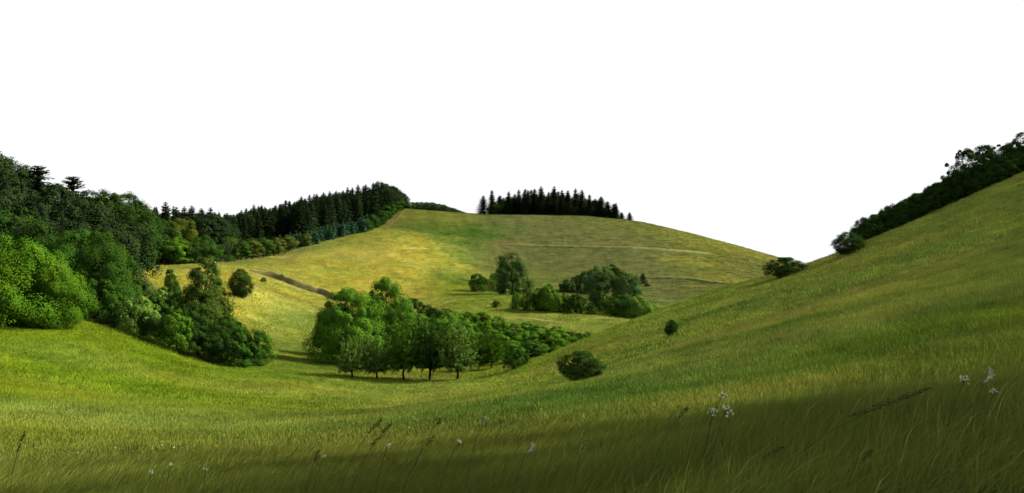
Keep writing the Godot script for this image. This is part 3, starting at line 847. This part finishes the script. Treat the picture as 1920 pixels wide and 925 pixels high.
func plant_mid_hill() -> void:
	var G := "bushes and trees at the foot of the grey hillside"
	for b in [
		["shrub", 897, 547, 516, 34, MID, "bush", "rounded bush at the left end beside the tall tree on the hillside"],
		["shrub", 928, 547, 514, 32, GREY, "bush", "greyish bush touching the left side of the tall hillside tree"],
		["tall", 962, 553, 477, 64, Color(0.03, 0.066, 0.016), "hill_tree", "tall irregular tree alone above the track on the hillside"],
		["shrub", 930, 576, 564, 15, MID, "small_bush", "small bush on the bank below the grassy track"],
		["shrub", 968, 579, 551, 22, GREEN, "bush", "small bright bush at the left end of the lower bush row"],
		["shrub", 993, 582, 550, 32, MID, "bush", "dark bush second in the lower bush row"],
		["tall", 1015, 582, 542, 30, MID, "bush", "upright dark bush left of the bright one in the lower row"],
		["shrub", 1030, 583, 537, 48, GREEN, "bush", "bright wide bush in the middle of the lower bush row"],
		["shrub", 1060, 585, 553, 32, MID, "bush", "low bush right of the bright wide bush"],
		["shrub", 1079, 586, 555, 34, DARK, "bush", "dark bush at the right end of the lower bush row"],
		["shrub", 1108, 589, 573, 20, MID, "small_bush", "small round bush alone on the green meadow"],
		["shrub", 1066, 549, 525, 38, DARK, "bush", "flat dark bush left of the bushy poplars"],
		["shrub", 1098, 549, 513, 44, DARK, "bush", "dark bush behind the left bushy poplar"],
		["tall", 1124, 578, 500, 64, Color(0.036, 0.076, 0.019), "poplar_tree", "tall bushy poplar, left one of the pair on the hillside"],
		["broad", 1150, 540, 498, 34, DARK, "dark_tree", "dark round tree behind and between the two bushy poplars"],
		["tall", 1180, 585, 512, 56, Color(0.043, 0.086, 0.022), "poplar_tree", "pale bushy poplar, right one of the pair on the hillside"],
		["shrub", 1168, 592, 555, 70, MID, "bush", "dark broad bush before the right bushy poplar"],
		["shrub", 1200, 594, 558, 60, GREY, "bush", "wide bush sloping to the right hill's edge"],
		["shrub", 1205, 532, 515, 14, DARK, "small_bush", "small dark round bush on the lower terrace bank"],
		["shrub", 1213, 537, 531, 10, DARK, "small_bush", "tiny dark bush just below the terrace bank"],
		["shrub", 1222, 594, 574, 34, GREEN, "bush", "low pale bush last before the right hill's edge"]]:
		plant_px(b[0], b[1], b[2], b[3], b[4], b[5], b[6], b[7], "tree" if b[6].ends_with("tree") else "bush", G, 150.0)

func plant_hilltop() -> void:
	var G := "spruces of the hilltop grove"
	var tops := [[905, 364], [921, 357], [936, 366], [951, 356], [963, 366], [971, 354], [983, 357], [993, 355], [1004, 354], [1016, 352], [1027, 356], [1040, 351], [1054, 358], [1063, 357], [1076, 356], [1089, 355], [1103, 363], [1114, 370], [1128, 369], [1139, 375], [1149, 382], [1157, 383], [1168, 396], [1179, 399]]
	for i in tops.size():
		var t: Array = tops[i]
		var d := 596.0 + 5.0 * (i % 3)
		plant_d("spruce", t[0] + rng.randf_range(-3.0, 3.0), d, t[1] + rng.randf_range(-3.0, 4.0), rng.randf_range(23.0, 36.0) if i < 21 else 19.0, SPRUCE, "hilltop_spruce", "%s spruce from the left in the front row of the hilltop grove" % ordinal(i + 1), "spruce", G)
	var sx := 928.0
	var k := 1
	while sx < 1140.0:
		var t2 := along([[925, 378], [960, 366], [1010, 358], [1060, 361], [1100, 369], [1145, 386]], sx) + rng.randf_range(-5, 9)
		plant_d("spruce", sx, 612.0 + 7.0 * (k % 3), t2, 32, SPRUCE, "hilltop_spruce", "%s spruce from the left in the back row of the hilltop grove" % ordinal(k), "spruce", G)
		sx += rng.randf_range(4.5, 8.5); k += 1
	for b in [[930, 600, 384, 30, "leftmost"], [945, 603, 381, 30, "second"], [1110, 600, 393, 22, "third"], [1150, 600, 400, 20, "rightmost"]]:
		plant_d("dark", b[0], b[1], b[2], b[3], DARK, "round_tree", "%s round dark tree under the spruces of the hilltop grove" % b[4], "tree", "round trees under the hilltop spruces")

func plant_right_hill() -> void:
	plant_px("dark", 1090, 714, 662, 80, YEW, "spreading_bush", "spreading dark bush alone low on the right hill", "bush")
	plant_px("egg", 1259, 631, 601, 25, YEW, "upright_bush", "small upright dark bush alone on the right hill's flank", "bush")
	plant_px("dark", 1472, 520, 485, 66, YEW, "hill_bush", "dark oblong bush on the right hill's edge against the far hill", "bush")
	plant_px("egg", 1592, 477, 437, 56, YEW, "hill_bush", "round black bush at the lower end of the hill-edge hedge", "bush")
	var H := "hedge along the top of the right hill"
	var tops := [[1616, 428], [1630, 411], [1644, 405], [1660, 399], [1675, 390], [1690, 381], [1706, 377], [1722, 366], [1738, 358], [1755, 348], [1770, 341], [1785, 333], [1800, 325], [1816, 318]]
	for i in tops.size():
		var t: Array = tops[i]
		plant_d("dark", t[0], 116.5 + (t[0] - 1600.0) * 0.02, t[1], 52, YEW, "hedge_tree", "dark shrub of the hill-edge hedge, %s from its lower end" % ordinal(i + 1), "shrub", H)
	for i in 11:  # rear row added behind the hedge to block light
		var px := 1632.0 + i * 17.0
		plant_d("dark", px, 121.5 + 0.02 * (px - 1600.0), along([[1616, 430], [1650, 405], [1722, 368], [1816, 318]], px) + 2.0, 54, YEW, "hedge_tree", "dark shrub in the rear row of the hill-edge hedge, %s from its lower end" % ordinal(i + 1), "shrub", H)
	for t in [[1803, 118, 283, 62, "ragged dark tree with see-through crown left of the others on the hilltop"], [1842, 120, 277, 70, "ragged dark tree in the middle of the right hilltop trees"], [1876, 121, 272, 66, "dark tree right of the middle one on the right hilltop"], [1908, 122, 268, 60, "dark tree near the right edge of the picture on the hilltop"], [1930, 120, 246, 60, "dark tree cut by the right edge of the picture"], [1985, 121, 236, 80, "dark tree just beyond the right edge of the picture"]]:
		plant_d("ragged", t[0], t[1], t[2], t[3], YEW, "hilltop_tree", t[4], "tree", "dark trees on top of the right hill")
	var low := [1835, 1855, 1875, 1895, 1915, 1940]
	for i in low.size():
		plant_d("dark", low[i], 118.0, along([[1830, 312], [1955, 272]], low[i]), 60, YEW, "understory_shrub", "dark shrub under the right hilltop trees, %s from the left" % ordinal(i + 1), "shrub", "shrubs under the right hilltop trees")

func plant_behind_eye() -> void:      # unseen trees added on the right flank to darken the foreground
	var at := [["broad", 16.5, -8.5, 9.5, 8.0], ["airy", 29.0, -22.5, 21.0, 9.0], ["airy", 20.0, -14.5, 14.0, 8.5], ["airy", 14.0, -6.0, 11.0, 9.0], ["broad", 22.0, -9.0, 16.0, 10.0], ["standard", 31.0, -17.5, 22.0, 9.5], ["broad", 14.0, 1.0, 13.0, 9.0], ["airy", 16.0, -10.5, 8.5, 7.5],
		["airy", 25.0, -16.0, 15.0, 9.0], ["sparse", 36.0, -25.0, 25.0, 11.0]]
	for i in at.size():
		var a: Array = at[i]
		plant(a[0], Vector3(a[1], land(a[1], a[2]), a[2]), a[3], a[4], DARK, "shade_tree", "%s of the tall trees beside the viewer that shade the foreground grass" % ORD[i], "tree", "trees beside the viewer")

# ------------------------------------------------------------------ fence by the wood
func make_fence() -> void:
	var pts := [[408, 494], [430, 494], [455, 492.5], [480, 490], [505, 486], [530, 480], [555, 472.5], [580, 464]]
	var root := Node3D.new(); root.name = numbered("wire_fence"); add_child(root)
	tag(root, "low wire fence on thin posts along the orchard row", "fence")
	var line := []
	for i in 15:
		var f := i / 14.0 * (pts.size() - 1)
		var k := mini(int(f), pts.size() - 2)
		var px := lerpf(pts[k][0], pts[k + 1][0], f - k)
		var py := lerpf(pts[k][1], pts[k + 1][1], f - k)
		line.append(on_ground(px, py, 150.0))
	root.position = line[0]
	var pm := StandardMaterial3D.new(); pm.albedo_color = Color(0.13, 0.12, 0.09).linear_to_srgb(); pm.roughness = 0.9
	var post := CylinderMesh.new(); post.top_radius = 0.06; post.bottom_radius = 0.07; post.height = 1.3; post.radial_segments = 6
	for g in line:
		var o := put_mesh("post", post, pm, root)
		o.position = g - line[0] + Vector3(0, 0.6, 0)
	for h in [0.55, 1.05]:
		var st := SurfaceTool.new(); st.begin(Mesh.PRIMITIVE_TRIANGLES)
		var w := PackedVector3Array()
		for g in line: w.append(g - line[0] + Vector3(0, h, 0))
		tube(st, w, 0.012, 0.012, 4)
		put_mesh("wire", finish_tube(st), pm, root)
	var wm := StandardMaterial3D.new(); wm.albedo_color = Color(0.42, 0.42, 0.38).linear_to_srgb(); wm.roughness = 0.7
	for q in [[403, 497, 0.8, "small white marker post where the path leaves the wood"]]:
		var g := on_ground(q[0], q[1], 150.0)
		var r := Node3D.new(); r.name = numbered("marker_post"); r.position = g; add_child(r)
		tag(r, q[3], "post")
		var c := CylinderMesh.new(); c.top_radius = 0.13; c.bottom_radius = 0.15; c.height = q[2]; c.radial_segments = 8
		put_mesh("shaft", c, wm, r).position.y = q[2] * 0.5
		var s := SphereMesh.new(); s.radius = 0.13; s.height = 0.2; s.radial_segments = 8; s.rings = 4
		put_mesh("cap", s, wm, r).position.y = q[2]

# ------------------------------------------------------------------ grass
func tuft(sd: int, blades: int, wide: float, tall: float, thick: float, lean: float, heads: float) -> ArrayMesh:
	var g := RandomNumberGenerator.new(); g.seed = sd
	var v := PackedVector3Array()
	var n := PackedVector3Array()
	var c := PackedColorArray()
	var idx := PackedInt32Array()
	for b in blades:
		var a := g.randf() * TAU
		var p := Vector3(cos(a), 0, sin(a)) * wide * 0.5 * sqrt(g.randf())
		var h := tall * g.randf_range(0.5, 1.1)
		var bend := Vector3(lean, 0, 0) * h * g.randf_range(0.5, 1.3) + Vector3(g.randf_range(-1, 1), 0, g.randf_range(-1, 1)) * h * 0.32
		var ya := g.randf() * TAU
		var side := Vector3(cos(ya), 0, sin(ya)) * thick * g.randf_range(0.6, 1.2)
		var dry := g.randf() < 0.22
		var k := g.randf_range(0.72, 1.0)
		var col := Color(k, k * 0.86, k * 0.9) if dry else Color(k * 0.78, k * 0.92, k * 0.62)
		var nor := (side.cross(Vector3(0, 1, 0)).normalized() + Vector3(0, 0.2, 0)).normalized()
		var i0 := v.size()
		var pts := [p + Vector3(0, -0.05, 0), p + Vector3(0, h * 0.5, 0) + bend * 0.3, p + Vector3(0, h * 0.86, 0) + bend * 0.75, p + Vector3(0, h, 0) + bend * 1.15]
		var ws := [1.0, 0.85, 0.5, 0.06]
		var head := g.randf() < heads
		if head: ws = [0.35, 0.3, 1.5, 0.2]; col = Color(k, k * 0.88, k * 0.95)
		for q in 4:
			v.append(pts[q] - side * ws[q]); v.append(pts[q] + side * ws[q])
			n.append(nor); n.append(nor); c.append(col); c.append(col)
		for q in 3:
			var t := i0 + q * 2
			idx.append_array([t, t + 2, t + 1, t + 1, t + 2, t + 3])
	var arr := []; arr.resize(Mesh.ARRAY_MAX)
	arr[Mesh.ARRAY_VERTEX] = v; arr[Mesh.ARRAY_NORMAL] = n; arr[Mesh.ARRAY_COLOR] = c; arr[Mesh.ARRAY_INDEX] = idx
	var m := ArrayMesh.new(); m.add_surface_from_arrays(Mesh.PRIMITIVE_TRIANGLES, arr)
	return m

func sow(called: String, label: String, meshes: Array, d0: float, d1: float, per: float, lo: float, hi: float, yaw_free: float, gain: float) -> void:
	# scattered over the visible wedge of ground between two distances
	var half := 0.62
	var mat := StandardMaterial3D.new()
	mat.vertex_color_use_as_albedo = true
	mat.roughness = 0.85; mat.metallic_specular = 0.05; mat.backlight = Color(0.4, 0.45, 0.2)
	var xf: Array = []
	var cl: Array = []
	for m in meshes: xf.append([]); cl.append([])
	var n := int(half * (d1 * d1 - d0 * d0) * per)
	for i in n:
		var d := sqrt(rng.randf_range(d0 * d0, d1 * d1))
		var x := rng.randf_range(-half, half) * d
		var y := land(x, -d)
		var p := Vector3(x, y, -d)
		var q := pixel(p)
		if q.y > 1040.0: continue
		if d > 120.0:
			if q.x < 265.0 or d > 420.0 and q.y < along(EDGE, q.x) and q.x < 748.0: continue
			# skip what the right hill hides
			if q.x > 960.0 and q.y > along([[960, 697], [1100, 640], [1190, 603], [1350, 548], [1520, 497], [1920, 332]], q.x) + 6.0 : continue
			if d > 625.0: continue
		if called == "seed_grass" and rng.randf() > smoothstep(300.0, 1500.0, q.x) + 0.12: continue      # the seeding grass stands thickest on the right
		var k := rng.randi() % meshes.size()
		var s := rng.randf_range(lo, hi) * lerpf(1.0, lerpf(0.75, 1.25, smoothstep(700.0, 1700.0, q.x)), clampf((20.0 - d) / 8.0, 0.0, 1.0)) * (0.75 + 0.5 * (0.5 + 0.5 * blotch.get_noise_2d(x * 3.0, d * 3.0)))
		var up := land_normal(x, -d)
		up = up.lerp(Vector3.UP, 0.6).normalized()
		var yaw := rng.randf_range(-1.0, 1.0) * yaw_free
		var b := Basis(Quaternion(Vector3.UP, up)) * Basis(Vector3.UP, yaw)
		xf[k].append(Transform3D(b.scaled_local(Vector3(s, s * rng.randf_range(0.8, 1.2), s)), p))
		cl[k].append(ground_color(x, -d) * gain * rng.randf_range(0.82, 1.2))
	for k in meshes.size():
		var mm := MultiMesh.new()
		mm.transform_format = MultiMesh.TRANSFORM_3D; mm.use_colors = true; mm.mesh = meshes[k]
		mm.instance_count = xf[k].size()
		for i in xf[k].size():
			mm.set_instance_transform(i, xf[k][i])
			var c: Color = cl[k][i]; c.a = 1.0
			mm.set_instance_color(i, c)
		var o := MultiMeshInstance3D.new(); o.multimesh = mm; o.material_override = mat
		o.name = numbered(called); add_child(o)
		tag(o, label, "grass", "", "stuff")

func sow_grass() -> void:
	sow("foreground_grass", "long windblown grass in the foreground leaning to the right", [tuft(1, 80, 0.5, 0.24, 0.002, 0.9, 0.06), tuft(2, 80, 0.55, 0.2, 0.002, 1.3, 0.02)], 2.0, 17.0, 85.0, 0.6, 1.25, 1.3, 1.65)
	sow("seed_grass", "thin taller seeding grass standing over the foreground grass", [tuft(7, 6, 1.0, 0.36, 0.0015, 0.9, 0.7), tuft(8, 6, 1.0, 0.36, 0.0016, 1.3, 0.8)], 3.0, 19.0, 7.0, 0.5, 1.2, 1.0, 1.9)
	sow("meadow_grass", "meadow grass on the near slopes of the valley", [tuft(3, 80, 1.3, 0.085, 0.003, 0.5, 0.05)], 15.0, 62.0, 19.0, 0.6, 1.4, 3.1, 1.55)
	sow("grass_tussocks", "rough tussocks standing out of the meadows and slopes", [tuft(11, 70, 0.5, 0.24, 0.005, 0.2, 0.0), tuft(12, 70, 0.8, 0.18, 0.005, 0.5, 0.1)], 16.0, 150.0, 0.11, 0.6, 1.5, 3.1, 1.15)
	sow_flowers()
	sow("slope_grass", "grass of the meadows and slopes round the grove", [tuft(4, 60, 2.2, 0.11, 0.008, 0.35, 0.0)], 62.0, 165.0, 4.0, 0.6, 1.4, 3.1, 1.55)
	sow("far_grass", "grass on the distant hillsides", [tuft(5, 44, 4.0, 0.17, 0.028, 0.25, 0.0)], 165.0, 620.0, 0.36, 0.6, 1.4, 3.1, 1.5)

func sow_flowers() -> void:        # drifts of small blossoms in the meadow
	var L := Leaves.new()
	for k in 7:
		var a := TAU * k / 7.0
		var o := Vector3(cos(a), 0.25, sin(a))
		L.leaf(o * 0.02, o * 0.035, Vector3(o.z, 0, -o.x) * 0.022, Vector3(0, 1, 0), Color(1, 1, 1))
	var mesh := L.mesh()
	# [called, label, colour, drifts: column, row, spread across, spread ahead, how many]
	for f in [["white_flowers", "faint drift of tiny white flowers in the lower left meadow", Color(0.34, 0.36, 0.30), [[95, 772, 2.2, 1.4, 60], [160, 784, 2.0, 1.2, 16], [190, 795, 3.5, 1.5, 14], [460, 800, 3.0, 1.2, 14], [250, 855, 3.0, 1.0, 16], [560, 770, 5.0, 2.0, 10]]],
			["yellow_flowers", "few tiny yellow flowers among the foreground grass", Color(0.4, 0.34, 0.02), [[460, 824, 1.2, 0.8, 6], [770, 812, 1.2, 0.8, 5], [1100, 740, 3.0, 2.0, 4], [320, 840, 3.0, 1.5, 4]]]]:
		var where := []
		for q in f[3]:
			var c := on_ground(q[0], q[1])
			for k in q[4]:
				var x: float = c.x + rng.randfn() * q[2] * 0.5
				var z: float = c.z + rng.randfn() * q[3] * 0.6
				where.append(Transform3D(Basis(Vector3(1, 0, 0), rng.randf_range(0.0, 0.8)).scaled(Vector3.ONE * rng.randf_range(0.3, 0.62)), Vector3(x, land(x, z) + rng.randf_range(0.07, 0.16), z)))
		var mm := MultiMesh.new(); mm.transform_format = MultiMesh.TRANSFORM_3D; mm.use_colors = true; mm.mesh = mesh
		mm.instance_count = where.size()
		for k in where.size():
			mm.set_instance_transform(k, where[k])
			mm.set_instance_color(k, Color.WHITE * rng.randf_range(0.8, 1.0))
		var o := MultiMeshInstance3D.new(); o.multimesh = mm; o.material_override = leaf_mat(f[2])
		o.name = numbered(f[0]); add_child(o)
		tag(o, f[1], "flowers", "", "stuff")

# ---- the stalks and flowers that stand out of the foreground grass
func make_stems() -> void:
	var stem_mat := StandardMaterial3D.new(); stem_mat.albedo_color = Color(0.045, 0.055, 0.02).linear_to_srgb(); stem_mat.roughness = 0.8; stem_mat.metallic_specular = 0.1
	var pale := leaf_mat(Color(0.5, 0.53, 0.38))
	var dull := leaf_mat(Color(0.34, 0.35, 0.27))
	var brown := leaf_mat(Color(0.06, 0.052, 0.022))
	var straw := leaf_mat(Color(0.26, 0.26, 0.11))
	# [kind, foot column, distance, tip column, tip row, size of the head in metres, label]
	var list := [
		["plume", 640, 7.6, 733, 796, 0.26, "tall arching grass stalk with brown plume, right one of the pair left of centre"],
		["plume", 622, 8.0, 716, 785, 0.18, "tall arching grass stalk with thin brown plume, left one of the pair left of centre"],
		["plume", 0, 7.8, 46, 808, 0.22, "arching grass stalk with dark plume in the bottom left corner"],
		["plume", 740, 7.6, 814, 818, 0.10, "grass stalk with short dark ear left of the middle white flower"],
		["plume", 762, 9.0, 826, 786, 0.06, "grass stalk with tiny dark ear above the middle white flower"],
		["plume", 560, 7.4, 598, 846, 0.10, "slanting stalk with dark ear beside the small white flower"],
		["plume", 1070, 6.8, 1100, 822, 0.14, "green leaning grass stalk below the right pale seed head"],
		["plume", 1205, 7.0, 1290, 765, 0.10, "green leaning stalk left of the white umbels"],
		["plume", 1415, 6.2, 1745, 728, 0.55, "very long dark grass stalk lying slantwise over the right foreground"],
		["plume", 1560, 5.6, 1640, 845, 0.16, "dark drooping stalk in the lower right foreground"],
		["plume", 1380, 6.4, 1470, 838, 0.16, "slanting brown stalk under the white umbels"],
		["flower", 812, 7.4, 862, 828, 0.035, "small white flower on a slanting stem near the middle of the foreground"],
		["flower", 694, 7.3, 728, 836, 0.035, "white flower head on a thin stem below the pair of plumes"],
		["flower", 296, 7.0, 320, 872, 0.03, "white flower in the lower left, taller of two neighbours"],
		["flower", 262, 6.9, 283, 886, 0.03, "white flower in the lower left, shorter of two neighbours"],
		["flower", 372, 7.0, 385, 880, 0.035, "withered star shaped flower head right of the two lower left flowers"],
		["flower", 575, 7.2, 608, 857, 0.03, "white flower on a bent stem left of the tall plumes"],
		["seed", 868, 7.8, 906, 788, 0.07, "curled pale seed head in the middle of the foreground"],
		["seed", 955, 7.2, 992, 840, 0.10, "long pale seed head right of the middle flower"],
		["umbel", 1312, 7.0, 1352, 746, 0.045, "white umbel topmost of the three in the right foreground"],
		["umbel", 1322, 6.9, 1336, 776, 0.04, "white umbel lower left of the three in the right foreground"],
		["umbel", 1328, 6.9, 1360, 776, 0.055, "white umbel lower right of the three in the right foreground"],
		["seed", 1815, 6.4, 1850, 704, 0.11, "upright pale plume near the right edge above the long grass"],
		["umbel", 1770, 6.6, 1808, 716, 0.04, "cluster of pale heads left of the upright plume near the right edge"],
		["umbel", 1835, 6.2, 1864, 738, 0.03, "small pale head under the upright plume near the right edge"],
	]
	var g := RandomNumberGenerator.new(); g.seed = 88
	for e in list:
		var foot := at_depth(e[1], e[2])
		var dir := ray(e[3], e[4])
		var tip: Vector3 = dir / -dir.z * (e[2] - 0.15)
		var root := Node3D.new()
		root.name = numbered({"plume": "grass_stalk", "flower": "white_flower", "seed": "seed_stalk", "umbel": "umbel_flower"}[e[0]])
		root.position = foot; add_child(root)
		tag(root, e[6], {"plume": "grass stalk", "flower": "flower", "seed": "grass stalk", "umbel": "flower"}[e[0]], "stalks and flowers in the foreground grass")
		var t := tip - foot
		var mid := Vector3(t.x * 0.3, t.y * 0.62, t.z * 0.4)
		var pts := PackedVector3Array()
		for k in 9:
			var u := k / 8.0
			pts.append(Vector3(0, -0.05, 0) * (1 - u) * (1 - u) + mid * 2 * u * (1 - u) + t * u * u)
		var st := SurfaceTool.new(); st.begin(Mesh.PRIMITIVE_TRIANGLES)
		tube(st, pts, 0.0036, 0.0022, 5)
		put_mesh("stem", finish_tube(st), stem_mat, root)
		var L := Leaves.new()
		var n: Vector3 = (pts[8] - pts[7]).normalized()
		var size: float = e[5]
		match e[0]:
			"plume":
				for k in int(90 * maxf(0.5, size / 0.2)):
					var u := g.randf()
					var ax := (n + rand_dir(g) * 0.35 + Vector3(0.2, -0.1, 0)).normalized()
					var nor := ax.cross(rand_dir(g)).normalized()
					L.leaf(t - n * size * u + rand_dir(g) * 0.016 * (0.3 + sin(u * PI)), ax * 0.026, nor.cross(ax) * 0.006, nor, leaf_tint(g, 0.0))
				put_mesh("ear", L.mesh(), brown if size != 0.14 else straw, root)
			"seed":
				for k in 160:
					var u := g.randf()
					var bend := Vector3(0.5, 0, 0) * size * sin(u * PI) * 0.6
					var ax := (n * 0.8 + rand_dir(g) * 0.5).normalized()
					var nor := ax.cross(rand_dir(g)).normalized()
					L.leaf(t + n * size * (u - 0.5) + bend + rand_dir(g) * size * 0.14 * sin(u * PI), ax * 0.022, nor.cross(ax) * 0.009, nor, leaf_tint(g, 0.0))
				put_mesh("seed_head", L.mesh(), pale, root)
			"flower":
				for k in 26:
					var a := k * 2.4
					var rr := size * (0.35 + 0.65 * float(k % 13) / 13.0)
					var o := Vector3(cos(a), 0, sin(a))
					var dn := (rand_dir(g) + Vector3(0, 0.5, 0.3) + o * 0.5).normalized()
					var dx := dn.cross(rand_dir(g)).normalized()
					L.leaf(t + o * rr * 0.5 + Vector3(0, g.randf_range(-0.3, 0.4) * size, 0), dx * size * 0.55, dn.cross(dx) * size * 0.3, dn, leaf_tint(g, 0.0))
				put_mesh("petals", L.mesh(), dull, root)
			"umbel":
				var st2 := SurfaceTool.new(); st2.begin(Mesh.PRIMITIVE_TRIANGLES)
				for k in 16:
					var o := (n * 0.9 + rand_dir(g) * 0.9).normalized()
					var c := t + o * size * g.randf_range(0.6, 1.1)
					tube(st2, PackedVector3Array([t - n * 0.01, c]), 0.0013, 0.0009, 4)
					for q in 14:
						var d := (rand_dir(g) + o * 0.6).normalized()
						var ax := d.cross(rand_dir(g)).normalized()
						L.leaf(c + d * size * 0.16, ax * size * 0.2, d.cross(ax) * size * 0.14, d, leaf_tint(g, 0.0))
				put_mesh("flower_head", L.mesh(), pale, root)
				put_mesh("ray_stems", finish_tube(st2), stem_mat, root)
